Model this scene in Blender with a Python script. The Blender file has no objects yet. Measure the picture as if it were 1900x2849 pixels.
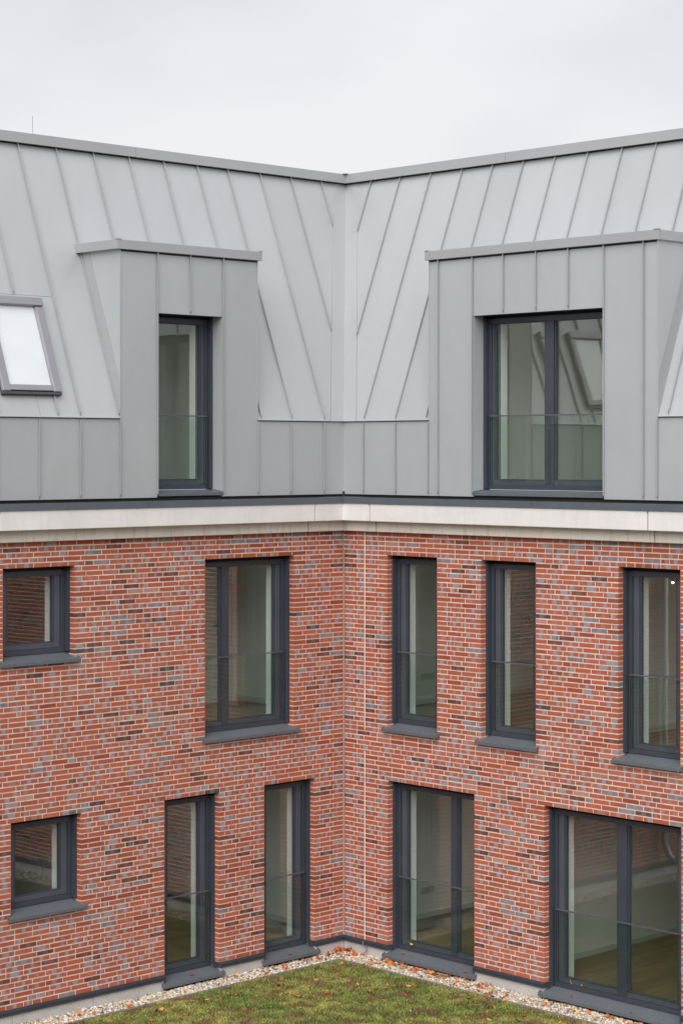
import bpy, math, random
import numpy as np
from mathutils import Vector, noise as mnoise

R_ = math.radians
scn = bpy.context.scene
col = scn.collection
rng = random.Random(7)

# ------------------------------------------------------------------ camera
CAM = Vector((-18.8295, -19.4024, 6.48))
TH = R_(44.08)
cam = bpy.data.cameras.new("camera")
cam.sensor_fit = 'VERTICAL'
cam.sensor_height = 36.0
cam.lens = 36.0 * 5767.0 / 2849.0
cam.shift_y = -166.5 / 2849.0
cam.clip_start = 0.1
cam.clip_end = 600.0
cam_o = bpy.data.objects.new("camera", cam)
cam_o.location = CAM
cam_o.rotation_euler = (R_(90), 0, -TH)
col.objects.link(cam_o)
scn.camera = cam_o

# ------------------------------------------------------------------ sky and light (overcast)
SUN_DIR = Vector((-0.68, -0.47, 0.70)).normalized()
elev = math.asin(SUN_DIR.z)
azim = math.atan2(SUN_DIR.x, SUN_DIR.y)
world = bpy.data.worlds.new("World")
scn.world = world
world.use_nodes = True
wn = world.node_tree
wn.nodes.clear()
w_out = wn.nodes.new("ShaderNodeOutputWorld")
w_mix = wn.nodes.new("ShaderNodeMixShader")
w_sky = wn.nodes.new("ShaderNodeTexSky")
w_sky.sky_type = 'NISHITA'
w_sky.sun_disc = False
w_sky.sun_elevation = elev
w_sky.sun_rotation = azim
w_sky.dust_density = 4.0
w_b1 = wn.nodes.new("ShaderNodeBackground")
w_b1.inputs['Strength'].default_value = 0.05
wn.links.new(w_sky.outputs[0], w_b1.inputs['Color'])
w_tc = wn.nodes.new("ShaderNodeTexCoord")
w_map = wn.nodes.new("ShaderNodeMapping")
w_map.inputs['Scale'].default_value = (1.0, 1.0, 2.2)
w_no = wn.nodes.new("ShaderNodeTexNoise")
w_no.inputs['Scale'].default_value = 5.0
w_no.inputs['Detail'].default_value = 5.0
w_no.inputs['Roughness'].default_value = 0.45
w_cr = wn.nodes.new("ShaderNodeValToRGB")
w_cr.color_ramp.elements[0].position = 0.34
w_cr.color_ramp.elements[0].color = (0.380, 0.382, 0.402, 1)
w_cr.color_ramp.elements[1].position = 0.64
w_cr.color_ramp.elements[1].color = (0.452, 0.451, 0.466, 1)
w_b2 = wn.nodes.new("ShaderNodeBackground")
w_b2.inputs['Strength'].default_value = 1.0
wn.links.new(w_tc.outputs['Generated'], w_map.inputs[0])
wn.links.new(w_map.outputs[0], w_no.inputs['Vector'])
wn.links.new(w_no.outputs['Fac'], w_cr.inputs[0])
wn.links.new(w_cr.outputs[0], w_b2.inputs['Color'])
w_mix.inputs[0].default_value = 0.93
wn.links.new(w_b1.outputs[0], w_mix.inputs[1])
wn.links.new(w_b2.outputs[0], w_mix.inputs[2])
wn.links.new(w_mix.outputs[0], w_out.inputs['Surface'])

sun = bpy.data.lights.new("sun", 'SUN')
sun.energy = 1.5
sun.angle = R_(58)
sun.color = (1.0, 0.975, 0.95)
sun_o = bpy.data.objects.new("sun", sun)
sun_o.rotation_euler = (-SUN_DIR).to_track_quat('-Z', 'Y').to_euler()
sun_o.location = SUN_DIR * 60
col.objects.link(sun_o)

vs = scn.view_settings
vs.view_transform = 'Standard'
vs.look = 'None'
vs.exposure = 1.02
vs.gamma = 1.0
vs.use_curve_mapping = False
cy = scn.cycles
cy.use_denoising = True
cy.max_bounces = 8
cy.diffuse_bounces = 4
cy.glossy_bounces = 4
cy.transmission_bounces = 6
cy.transparent_max_bounces = 24
cy.sample_clamp_indirect = 6.0

# ------------------------------------------------------------------ materials
def nodes_of(name):
    m = bpy.data.materials.new(name)
    m.use_nodes = True
    nt = m.node_tree
    nt.nodes.clear()
    o = nt.nodes.new("ShaderNodeOutputMaterial")
    return m, nt, o

class NT:
    """small helper to write node graphs"""
    def __init__(s, nt): s.nt = nt
    def n(s, typ, **kw):
        nd = s.nt.nodes.new(typ)
        for k, v in kw.items():
            setattr(nd, k, v)
        return nd
    def put(s, sock, v):
        if isinstance(v, bpy.types.NodeSocket): s.nt.links.new(v, sock)
        else: sock.default_value = v
    def math(s, op, a, b=None, c=None, clamp=False):
        nd = s.n("ShaderNodeMath", operation=op, use_clamp=clamp)
        s.put(nd.inputs[0], a)
        if b is not None: s.put(nd.inputs[1], b)
        if c is not None: s.put(nd.inputs[2], c)
        return nd.outputs[0]
    def mix(s, fac, a, b, blend='MIX'):
        nd = s.n("ShaderNodeMix", data_type='RGBA', blend_type=blend)
        s.put(nd.inputs[0], fac)
        for i, v in ((6, a), (7, b)):
            if isinstance(v, tuple) and len(v) == 3: v = (*v, 1)
            s.put(nd.inputs[i], v)
        return nd.outputs[2]
    def noise(s, vec, scale, detail=4.0, rough=0.5):
        nd = s.n("ShaderNodeTexNoise")
        s.put(nd.inputs['Vector'], vec)
        nd.inputs['Scale'].default_value = scale
        nd.inputs['Detail'].default_value = detail
        nd.inputs['Roughness'].default_value = rough
        return nd.outputs['Fac']
    def ramp(s, fac, stops):
        nd = s.n("ShaderNodeValToRGB")
        e = nd.color_ramp.elements
        while len(e) < len(stops): e.new(0.5)
        for el, (p, c) in zip(e, stops):
            el.position = p
            el.color = (*c, 1) if len(c) == 3 else c
        s.put(nd.inputs[0], fac)
        return nd.outputs[0]
    def rng01(s, v, a, b, lo=0.0, hi=1.0):
        nd = s.n("ShaderNodeMapRange")
        nd.clamp = True
        s.put(nd.inputs[0], v)
        nd.inputs[1].default_value = a; nd.inputs[2].default_value = b
        nd.inputs[3].default_value = lo; nd.inputs[4].default_value = hi
        return nd.outputs[0]
    def pos(s): return s.n("ShaderNodeNewGeometry").outputs['Position']
    def scale(s, v, xyz):
        nd = s.n("ShaderNodeMapping")
        s.put(nd.inputs[0], v)
        nd.inputs['Scale'].default_value = xyz
        return nd.outputs[0]
    def bump(s, h, strength, dist):
        nd = s.n("ShaderNodeBump")
        nd.inputs['Strength'].default_value = strength
        nd.inputs['Distance'].default_value = dist
        s.put(nd.inputs['Height'], h)
        return nd.outputs[0]
    def principled(s, out, color, rough=0.6, metal=0.0, spec=0.5, normal=None, **extra):
        p = s.n("ShaderNodeBsdfPrincipled")
        if isinstance(color, tuple) and len(color) == 3: color = (*color, 1)
        s.put(p.inputs['Base Color'], color)
        s.put(p.inputs['Roughness'], rough)
        s.put(p.inputs['Metallic'], metal)
        s.put(p.inputs['Specular IOR Level'], spec)
        if normal is not None: s.put(p.inputs['Normal'], normal)
        for k, v in extra.items(): s.put(p.inputs[k], v)
        s.nt.links.new(p.outputs[0], out.inputs['Surface'])
        return p

def plain(name, color, rough=0.6, metal=0.0, spec=0.5, var=0.06, nscale=3.0, bump=0.0, bscale=60.0, bdist=0.002):
    m, nt, o = nodes_of(name)
    t = NT(nt)
    p = t.pos()
    f = t.noise(p, nscale, 5)
    c0 = tuple(c * (1 - var) for c in color); c1 = tuple(min(1, c * (1 + var)) for c in color)
    c = t.ramp(f, [(0.3, c0), (0.7, c1)])
    nrm = t.bump(t.noise(p, bscale, 4), bump, bdist) if bump else None
    t.principled(o, c, rough, metal, spec, nrm)
    return m

M = {}
def zinc(name, base):
    m, nt, o = nodes_of(name)
    t = NT(nt)
    p = t.pos()
    oi = t.n("ShaderNodeObjectInfo").outputs['Random']
    big = t.noise(t.scale(p, (1, 1, 0.35)), 1.6, 4)
    streak = t.noise(t.scale(p, (9, 9, 0.6)), 1.0, 4, 0.6)
    fine = t.noise(p, 90, 3)
    v = t.math('ADD', t.math('MULTIPLY', t.math('SUBTRACT', big, 0.5), 0.11),
               t.math('MULTIPLY', t.math('SUBTRACT', streak, 0.5), 0.035))
    v = t.math('ADD', v, t.math('MULTIPLY', t.math('SUBTRACT', oi, 0.5), 0.06))
    v = t.math('ADD', v, t.math('MULTIPLY', t.math('SUBTRACT', fine, 0.5), 0.05))
    v = t.math('ADD', v, 1.0)
    sc = t.n("ShaderNodeVectorMath", operation='SCALE')
    sc.inputs[0].default_value = base
    t.put(sc.inputs['Scale'], v)
    # faint mineral spots
    sp = t.rng01(t.noise(p, 14, 2), 0.78, 0.80)
    c = t.mix(t.math('MULTIPLY', sp, 0.10), sc.outputs[0], (0.62, 0.63, 0.64))
    wav = t.bump(t.noise(t.scale(p, (1, 1, 0.6)), 2.0, 2), 0.6, 0.025)
    rough = t.math('ADD', 0.40, t.math('MULTIPLY', big, 0.12))
    t.principled(o, c, rough, 0.25, 0.4, wav)
    return m
M['zinc'] = zinc('zinc_sheet', (0.450, 0.469, 0.484))
M['zinc_trim'] = zinc('zinc_trim_sheet', (0.378, 0.392, 0.403))

def brick_mat():
    m, nt, o = nodes_of('fired_brick')
    t = NT(nt)
    p = t.pos()
    base = t.n("ShaderNodeAttribute", attribute_name='bcol').outputs['Color']
    fl = t.n("ShaderNodeAttribute", attribute_name='flash')
    sep = t.n("ShaderNodeSeparateColor"); nt.links.new(fl.outputs['Color'], sep.inputs[0])
    uv = t.n("ShaderNodeUVMap", uv_map='bricks')
    su = t.n("ShaderNodeSeparateXYZ"); nt.links.new(uv.outputs[0], su.inputs[0])
    u = su.outputs[0]
    seed = fl.outputs['Alpha']
    # vertical drag streaks on the brick face
    cv = t.n("ShaderNodeCombineXYZ")
    t.put(cv.inputs[0], t.math('MULTIPLY', u, 60.0))
    t.put(cv.inputs[1], t.math('MULTIPLY', su.outputs[1], 9.0))
    t.put(cv.inputs[2], t.math('MULTIPLY', seed, 97.0))
    st = t.noise(cv.outputs[0], 1.0, 3, 0.55)
    grain = t.noise(p, 160, 3, 0.6)
    mott = t.noise(p, 22, 4)
    v = t.math('ADD', 0.72, t.math('MULTIPLY', st, 0.34))
    v = t.math('ADD', v, t.math('MULTIPLY', t.math('SUBTRACT', grain, 0.5), 0.28))
    v = t.math('ADD', v, t.math('MULTIPLY', t.math('SUBTRACT', mott, 0.5), 0.22))
    vv = t.n("ShaderNodeCombineColor")
    for i in range(3): t.put(vv.inputs[i], v)
    c = t.mix(1.0, base, vv.outputs[0], 'MULTIPLY')
    # fire flash: grey-blue window in the brick face
    du = t.math('ABSOLUTE', t.math('SUBTRACT', t.math('ADD', u, t.math('MULTIPLY', t.math('SUBTRACT', mott, 0.5), 0.03)), sep.outputs[0]))
    mask = t.rng01(t.math('SUBTRACT', sep.outputs[1], du), -0.006, 0.008)
    # thin secondary stripes
    s2 = t.rng01(st, 0.56, 0.66)
    s2 = t.math('MULTIPLY', s2, 0.5)
    mask = t.math('MULTIPLY', t.math('MAXIMUM', mask, s2), sep.outputs[2], clamp=True)
    flc = t.mix(mott, (0.245, 0.215, 0.235), (0.37, 0.335, 0.36))
    c = t.mix(mask, c, flc)
    # lime bloom in loose clouds
    bl = t.rng01(t.noise(p, 1.1, 5, 0.6), 0.55, 0.78)
    c = t.mix(t.math('MULTIPLY', t.math('MULTIPLY', bl, t.rng01(t.noise(p, 9, 4), 0.35, 0.7)), 0.16), c, (0.66, 0.55, 0.50))
    h = t.math('ADD', t.math('MULTIPLY', st, 0.6), grain)
    t.principled(o, c, 0.82, 0.0, 0.25, t.bump(h, 0.35, 0.002))
    return m
M['brick'] = brick_mat()
M['mortar'] = plain('lime_mortar', (0.66, 0.61, 0.56), 0.95, 0, 0.2, 0.16, 9.0, 0.5, 120, 0.002)

def concrete_mat(name, base, dirt):
    m, nt, o = nodes_of(name)
    t = NT(nt)
    p = t.pos()
    big = t.noise(p, 2.5, 6, 0.6)
    med = t.noise(p, 11, 5)
    c = t.mix(t.rng01(big, 0.35, 0.7), tuple(b * 0.90 for b in base), base)
    c = t.mix(t.math('MULTIPLY', t.rng01(med, 0.5, 0.75), 0.18), c, tuple(b * 0.75 for b in base))
    vor = t.n("ShaderNodeTexVoronoi"); vor.inputs['Scale'].default_value = 26; t.put(vor.inputs['Vector'], p)
    sel = t.math('GREATER_THAN', t.noise(p, 17, 1), 0.56)
    hole = t.math('MULTIPLY', t.math('LESS_THAN', vor.outputs['Distance'], 0.13), sel)
    c = t.mix(t.math('MULTIPLY', hole, 0.55), c, (0.22, 0.19, 0.165))
    runs = t.rng01(t.noise(t.scale(p, (16, 16, 1.3)), 1.0, 4, 0.6), 0.52, 0.72)
    c = t.mix(t.math('MULTIPLY', runs, dirt), c, (0.30, 0.255, 0.20))
    t.principled(o, c, 0.85, 0, 0.3, t.bump(t.noise(p, 70, 4), 0.25, 0.002))
    return m
M['concrete'] = concrete_mat('pale_precast_concrete', (0.78, 0.755, 0.74), 0.08)
M['concrete_low'] = concrete_mat('weathered_precast_concrete', (0.74, 0.69, 0.62), 0.34)
def plinth_mat():
    m, nt, o = nodes_of('plinth_stone')
    t = NT(nt); p = t.pos()
    sp = t.noise(p, 130, 3, 0.7)
    c = t.ramp(sp, [(0.3, (0.36, 0.345, 0.335)), (0.55, (0.54, 0.52, 0.505)), (0.75, (0.72, 0.70, 0.68))])
    c = t.mix(t.math('MULTIPLY', t.rng01(t.noise(p, 4, 5), 0.45, 0.7), 0.3), c, (0.30, 0.285, 0.26))
    t.principled(o, c, 0.9, 0, 0.2, t.bump(sp, 0.5, 0.003))
    return m
M['plinth'] = plinth_mat()
M['frame'] = plain('anthracite_window_coating', (0.056, 0.064, 0.083), 0.36, 0.15, 0.45, 0.08, 4)
M['frame_in'] = plain('anthracite_sash_coating', (0.082, 0.089, 0.110), 0.38, 0.1, 0.45, 0.08, 4)
M['gasket'] = plain('black_gasket', (0.012, 0.012, 0.013), 0.7)
M['rail'] = plain('anthracite_handrail', (0.13, 0.13, 0.155), 0.35, 0.3)
def sill_mat():
    m, nt, o = nodes_of('grey_sill_sheet')
    t = NT(nt); p = t.pos()
    dust = t.rng01(t.noise(p, 55, 5, 0.7), 0.50, 0.72)
    big = t.rng01(t.noise(p, 3.1, 4), 0.4, 0.7)
    c = t.mix(t.math('MULTIPLY', dust, t.math('ADD', 0.12, t.math('MULTIPLY', big, 0.35))), (0.118, 0.133, 0.152), (0.40, 0.40, 0.40))
    t.principled(o, c, 0.45, 0.1, 0.4)
    return m
M['sill'] = sill_mat()
M['strip'] = plain('slate_blue_metal_strip', (0.105, 0.125, 0.150), 0.45, 0.1, 0.4, 0.07, 5)
M['baserail'] = plain('dark_base_rail', (0.055, 0.062, 0.076), 0.4, 0.2, 0.45, 0.1, 8)
M['joint'] = plain('sanded_joint_sealant', (0.30, 0.265, 0.225), 0.9)
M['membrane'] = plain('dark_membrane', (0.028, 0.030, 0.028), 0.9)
M['skyframe'] = plain('skylight_frame_coating', (0.30, 0.298, 0.328), 0.4, 0.3, 0.5, 0.05)
M['skydark'] = plain('skylight_dark_seal', (0.06, 0.055, 0.06), 0.5)
M['blind'] = plain('white_blind_fabric', (0.87, 0.88, 0.90), 0.9, 0, 0.2, 0.03)
M['plaster'] = plain('white_plaster', (0.82, 0.83, 0.80), 0.9, 0, 0.2, 0.03)
M['door'] = plain('painted_interior_door', (0.62, 0.66, 0.62), 0.5, 0, 0.4, 0.03)
M['handle'] = plain('brushed_steel_handle', (0.18, 0.18, 0.18), 0.35, 0.8)
M['socket'] = plain('white_socket', (0.55, 0.55, 0.53), 0.4)
M['cable'] = plain('grey_cable_sheath', (0.20, 0.20, 0.20), 0.5)
M['edging'] = plain('aluminium_edging', (0.42, 0.40, 0.41), 0.4, 0.5, 0.5, 0.12, 8)
M['pipe'] = plain('zinc_downpipe', (0.42, 0.43, 0.44), 0.4, 0.4)
def wood_mat():
    m, nt, o = nodes_of('oak_floor')
    t = NT(nt); p = t.pos()
    br = t.n("ShaderNodeTexBrick"); t.put(br.inputs['Vector'], p)
    br.inputs['Scale'].default_value = 1.0; br.inputs['Brick Width'].default_value = 1.4; br.inputs['Row Height'].default_value = 0.14
    br.inputs['Mortar Size'].default_value = 0.003
    br.inputs['Color1'].default_value = (0.34, 0.235, 0.145, 1); br.inputs['Color2'].default_value = (0.27, 0.18, 0.11, 1)
    br.inputs['Mortar'].default_value = (0.08, 0.05, 0.03, 1)
    g = t.noise(t.scale(p, (3, 40, 3)), 1.0, 4)
    c = t.mix(t.math('MULTIPLY', g, 0.4), br.outputs[0], (0.20, 0.13, 0.08))
    t.principled(o, c, 0.45, 0, 0.4)
    return m
M['wood'] = wood_mat()

def glass_mat(name, tint, boost, base):
    m, nt, o = nodes_of(name)
    t = NT(nt)
    lw = t.n("ShaderNodeLayerWeight"); lw.inputs[0].default_value = 0.5      # Facing = 1 - |cos|, the same from both faces
    fac = t.math('ADD', t.math('MULTIPLY', t.math('POWER', lw.outputs['Facing'], 4.0), boost), base, clamp=True)
    tr = t.n("ShaderNodeBsdfTransparent"); tr.inputs[0].default_value = (*tint, 1)
    gl = t.n("ShaderNodeBsdfGlossy"); gl.inputs['Roughness'].default_value = 0.0; gl.inputs['Color'].default_value = (0.93, 0.96, 0.94, 1)
    wv = t.bump(t.noise(t.pos(), 1.6, 2), 0.05, 0.01)
    nt.links.new(wv, gl.inputs['Normal'])
    ms = t.n("ShaderNodeMixShader")
    nt.links.new(fac, ms.inputs[0]); nt.links.new(tr.outputs[0], ms.inputs[1]); nt.links.new(gl.outputs[0], ms.inputs[2])
    nt.links.new(ms.outputs[0], o.inputs['Surface'])
    return m
M['glass'] = glass_mat('window_glass', (0.945, 0.963, 0.95), 0.9, 0.076)
M['bal_glass'] = glass_mat('balustrade_glass', (0.93, 0.968, 0.95), 0.9, 0.022)
M['sky_glass'] = glass_mat('skylight_glass', (0.975, 0.98, 0.985), 0.6, 0.10)

def gravel_mat():
    m, nt, o = nodes_of('river_pebbles')
    t = NT(nt)
    c = t.n("ShaderNodeAttribute", attribute_name='pcol').outputs['Color']
    n = t.noise(t.pos(), 90, 3)
    vv = t.n("ShaderNodeCombineColor"); v = t.math('ADD', 0.75, t.math('MULTIPLY', n, 0.5))
    for i in range(3): t.put(vv.inputs[i], v)
    t.principled(o, t.mix(1.0, c, vv.outputs[0], 'MULTIPLY'), 0.6, 0, 0.4)
    return m
M['gravel'] = gravel_mat()
M['gravel_bed'] = plain('gravel_bed', (0.20, 0.17, 0.13), 0.95, 0, 0.2, 0.5, 40, 0.6, 45, 0.02)
def lawn_mat():
    m, nt, o = nodes_of('moss_soil')
    t = NT(nt); p = t.pos()
    a = t.noise(p, 2.6, 5, 0.6); b = t.noise(p, 30, 5, 0.7)
    c = t.ramp(b, [(0.25, (0.020, 0.024, 0.008)), (0.5, (0.065, 0.080, 0.020)), (0.75, (0.13, 0.145, 0.035))])
    c = t.mix(t.math('MULTIPLY', t.rng01(a, 0.5, 0.68), 0.65), c, (0.075, 0.048, 0.026))
    t.principled(o, c, 0.95, 0, 0.1, t.bump(b, 0.8, 0.03))
    return m
M['lawn'] = lawn_mat()
def blade_mat():
    m, nt, o = nodes_of('moss_blades')
    t = NT(nt)
    c = t.n("ShaderNodeAttribute", attribute_name='gcol').outputs['Color']
    p = t.principled(o, c, 0.75, 0, 0.2)
    return m
M['blade'] = blade_mat()
def leaf_mat(name, c):
    m, nt, o = nodes_of(name)
    t = NT(nt)
    g = t.n("ShaderNodeTexCoord").outputs['Object']
    oi = t.n("ShaderNodeObjectInfo").outputs['Random']
    n = t.noise(g, 60, 4, 0.6)
    cc = t.mix(t.rng01(n, 0.35, 0.7), c, tuple(v * 0.45 for v in c))
    hs = t.n("ShaderNodeHueSaturation")
    t.put(hs.inputs['Value'], t.math('ADD', 0.75, t.math('MULTIPLY', oi, 0.5)))
    t.put(hs.inputs['Color'], cc)
    t.principled(o, hs.outputs[0], 0.55, 0, 0.3)
    return m
LEAFM = {'orange': leaf_mat('orange_leaf', (0.74, 0.22, 0.045)), 'rust red': leaf_mat('rust_leaf', (0.55, 0.11, 0.035)),
         'brown': leaf_mat('brown_leaf', (0.30, 0.12, 0.05)), 'yellow ochre': leaf_mat('ochre_leaf', (0.74, 0.40, 0.09)),
         'pale pink': leaf_mat('pale_leaf', (0.60, 0.31, 0.24))}
def emis(name, c, s):
    m, nt, o = nodes_of(name)
    e = nt.nodes.new("ShaderNodeEmission"); e.inputs[0].default_value = (*c, 1); e.inputs[1].default_value = s
    nt.links.new(e.outputs[0], o.inputs['Surface'])
    return m
M['lamp_on'] = emis('lit_lamp_glass', (1.0, 0.86, 0.66), 5.0)

# ------------------------------------------------------------------ mesh helpers
# wall coordinates: side 'L' lies on y = 0, side 'R' on x = 0, both start at the corner.
# s runs along the wall away from the corner, d out of the wall towards the courtyard, z up.
def W(side, s, d, z):
    return (-s, -d, z) if side == 'L' else (-d, -s, z)

class MB:
    def __init__(s): s.v = []; s.f = []
    def quad(s, *pts):
        i = len(s.v); s.v += pts; s.f.append(tuple(range(i, i + len(pts))))
    def hexa(s, p):
        i = len(s.v); s.v += p
        s.f += [(i, i+3, i+2, i+1), (i+4, i+5, i+6, i+7), (i, i+1, i+5, i+4), (i+1, i+2, i+6, i+5), (i+2, i+3, i+7, i+6), (i+3, i, i+4, i+7)]
    def box(s, side, s0, s1, d0, d1, z0, z1):
        p = [W(side, a, b, c) for c in (z0, z1) for a, b in ((s0, d0), (s1, d0), (s1, d1), (s0, d1))]
        s.hexa(p); return s
    def prism(s, polyA, polyB):
        n = len(polyA); i = len(s.v); s.v += list(polyA) + list(polyB)
        s.f.append(tuple(i + k for k in range(n))); s.f.append(tuple(i + n + k for k in reversed(range(n))))
        for k in range(n):
            k2 = (k + 1) % n
            s.f.append((i + k, i + n + k, i + n + k2, i + k2))
        return s
    def profile(s, side, prof, s0, s1):
        """prof: list of (d, z), extruded along the wall"""
        return s.prism([W(side, s0, d, z) for d, z in prof], [W(side, s1, d, z) for d, z in prof])
    def ring(s, side, o, i, d0, d1):
        """rectangular frame: outer o=(s0,s1,z0,z1), inner i, from depth d0 to d1, butted at the heads"""
        o0, o1, oz0, oz1 = o; i0, i1, iz0, iz1 = i
        P = []
        for d in (d0, d1):
            for (a, b, c, e) in ((o0, o1, oz0, oz1), (i0, i1, iz0, iz1)):
                P += [W(side, a, d, c), W(side, b, d, c), W(side, b, d, e), W(side, a, d, e)]
        k = len(s.v); s.v += P
        for q in range(4):
            r = (q + 1) % 4
            s.f.append((k+q, k+r, k+4+r, k+4+q))
            s.f.append((k+8+q, k+12+q, k+12+r, k+8+r))
            s.f.append((k+q, k+8+q, k+8+r, k+r))
            s.f.append((k+4+q, k+4+r, k+12+r, k+12+q))
        return s
    def tube(s, pts, r, n=8):
        pts = [Vector(p) for p in pts]
        rings = []
        for j, p in enumerate(pts):
            t = (pts[min(j+1, len(pts)-1)] - pts[max(j-1, 0)]).normalized()
            a = t.orthogonal().normalized() if abs(t.z) > 0.95 else t.cross(Vector((0, 0, 1))).normalized()
            b = t.cross(a)
            i = len(s.v)
            s.v += [tuple(p + r * (math.cos(6.28318*k/n) * a + math.sin(6.28318*k/n) * b)) for k in range(n)]
            rings.append(i)
        for a, b in zip(rings, rings[1:]):
            for k in range(n):
                k2 = (k+1) % n
                s.f.append((a+k, a+k2, b+k2, b+k))
        s.f.append(tuple(rings[0]+k for k in reversed(range(n)))); s.f.append(tuple(rings[-1]+k for k in range(n)))
        return s
    def build(s, name, mat, parent=None, smooth=False, bevel=0.0, origin=None):
        me = bpy.data.meshes.new(name)
        v = s.v
        if origin is not None:
            v = [(a-origin[0], b-origin[1], c-origin[2]) for a, b, c in v]
        me.from_pydata(v, [], s.f)
        me.materials.append(mat)
        import bmesh
        bm = bmesh.new(); bm.from_mesh(me)
        bmesh.ops.recalc_face_normals(bm, faces=bm.faces)
        bm.to_mesh(me); bm.free()
        if smooth: me.polygons.foreach_set('use_smooth', [True] * len(me.polygons))
        o = bpy.data.objects.new(name, me)
        if origin is not None: o.location = origin
        col.objects.link(o)
        if parent is not None: o.parent = parent
        if bevel:
            b = o.modifiers.new('edge', 'BEVEL'); b.width = bevel; b.segments = 2; b.limit_method = 'ANGLE'
        return o

def empty(name, loc=(0, 0, 0)):
    o = bpy.data.objects.new(name, None); o.location = loc; col.objects.link(o); return o
def tag(o, label=None, cat=None, group=None, kind=None):
    for k, v in (('label', label), ('category', cat), ('group', group), ('kind', kind)):
        if v: o[k] = v
    return o

def holed(s0, s1, z0, z1, holes):
    """cut rectangles out of a rectangle, return the remaining rectangles"""
    zs = sorted({z0, z1, *[min(max(h[2], z0), z1) for h in holes], *[min(max(h[3], z0), z1) for h in holes]})
    out = []
    for a, b in zip(zs, zs[1:]):
        if b - a < 1e-6: continue
        m = (a + b) / 2
        cuts = sorted((max(h[0], s0), min(h[1], s1)) for h in holes if h[2] < m < h[3] and h[1] > s0 and h[0] < s1)
        x = s0
        for c0, c1 in cuts:
            if c0 > x + 1e-6: out.append((x, c0, a, b))
            x = max(x, c1)
        if s1 > x + 1e-6: out.append((x, s1, a, b))
    return out

# ------------------------------------------------------------------ ground
SMAX = 10.5
g = MB(); g.quad((-80, -80, -0.16), (80, -80, -0.16), (80, 80, -0.16), (-80, 80, -0.16))
tag(g.build('ground', M['lawn']), kind='structure')
EL, ER = 0.41, 0.47     # where the lawn edging runs, out from each wall
g = MB(); g.quad((-14, -EL, -0.03), (0.06, -EL, -0.03), (0.06, 0.06, -0.03), (-14, 0.06, -0.03))
g.quad((-ER, -14, -0.031), (0.06, -14, -0.031), (0.06, -EL, -0.031), (-ER, -EL, -0.031))
tag(g.build('gravel_bed', M['gravel_bed']), kind='structure')
# lawn: one bumpy sheet, fine where it is seen, coarse further out
def lawn_z(x, y):
    return 0.012 + 0.022 * (mnoise.noise(Vector((x*1.6, y*1.6, 3.1)))) + 0.014 * mnoise.noise(Vector((x*6, y*6, 8.2)))
xs = [-ER - 0.008 - k * 0.05 for k in range(130)] + [-8, -11, -18, -40]
ys = [-EL - 0.008 - k * 0.05 for k in range(130)] + [-8, -11, -18, -40]
g = MB()
for y in ys:
    for x in xs:
        edge = min(1.0, min(-ER - x, -EL - y) / 0.12)
        g.v.append((x, y, lawn_z(x, y) * (0.3 + 0.7 * edge)))
nx = len(xs)
for j in range(len(ys) - 1):
    for i in range(nx - 1):
        a = j * nx + i
        g.f.append((a, a + 1, a + nx + 1, a + nx))
tag(g.build('lawn', M['lawn'], smooth=True), kind='structure')

# ------------------------------------------------------------------ the building
Z0, PITCH = 0.185, 0.05994
ZT = 5.461           # underside of the cornice
OPEN = {   # s0, s1, z0, z1 of the openings in the brickwork
    'L': [(4.343, 5.335, Z0 + 65*PITCH, 5.160), (0.882, 2.362, Z0 + 46*PITCH, 5.160),
          (4.243, 5.226, Z0 + 17*PITCH, 2.283), (2.133, 2.999, 0.03, 2.283), (0.520, 1.387, 0.03, 2.283)],
    'R': [(0.797, 1.664, Z0 + 46*PITCH, 5.160), (2.405, 3.276, Z0 + 46*PITCH, 5.160), (4.521, 5.391, Z0 + 46*PITCH, 5.160),
          (0.809, 2.290, 0.03, 2.283), (3.412, 5.403, 0.03, 2.283)]}
REV = 0.085
bld = empty('brick_building')
tag(bld, 'red brick building with grey zinc mansard roof and dormers around a courtyard corner', 'building')

# brick palette: (weight, colour, flash strength)
def brick_look(r):
    k = r.random()
    if k < 0.41: c = (0.432, 0.111, 0.057); f = 0.0 if r.random() < 0.6 else 0.35
    elif k < 0.80: c = (0.420, 0.112, 0.061); f = r.uniform(0.75, 1.0)
    elif k < 0.885: c = (0.34, 0.076, 0.038); f = r.choice((0, 0, 0.6))
    elif k < 0.937: c = (0.18, 0.054, 0.034); f = 0.15
    elif k < 0.975: c = (0.25, 0.185, 0.185); f = 0.5
    elif k < 0.985: c = (0.11, 0.06, 0.052); f = 0.3
    else: c = (0.46, 0.20, 0.14); f = 0.3
    j = r.uniform(0.94, 1.24); h = r.uniform(-0.06, 0.06)
    return (c[0]*j, c[1]*j*(1+h), c[2]*j*(1+1.5*h)), f

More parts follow.
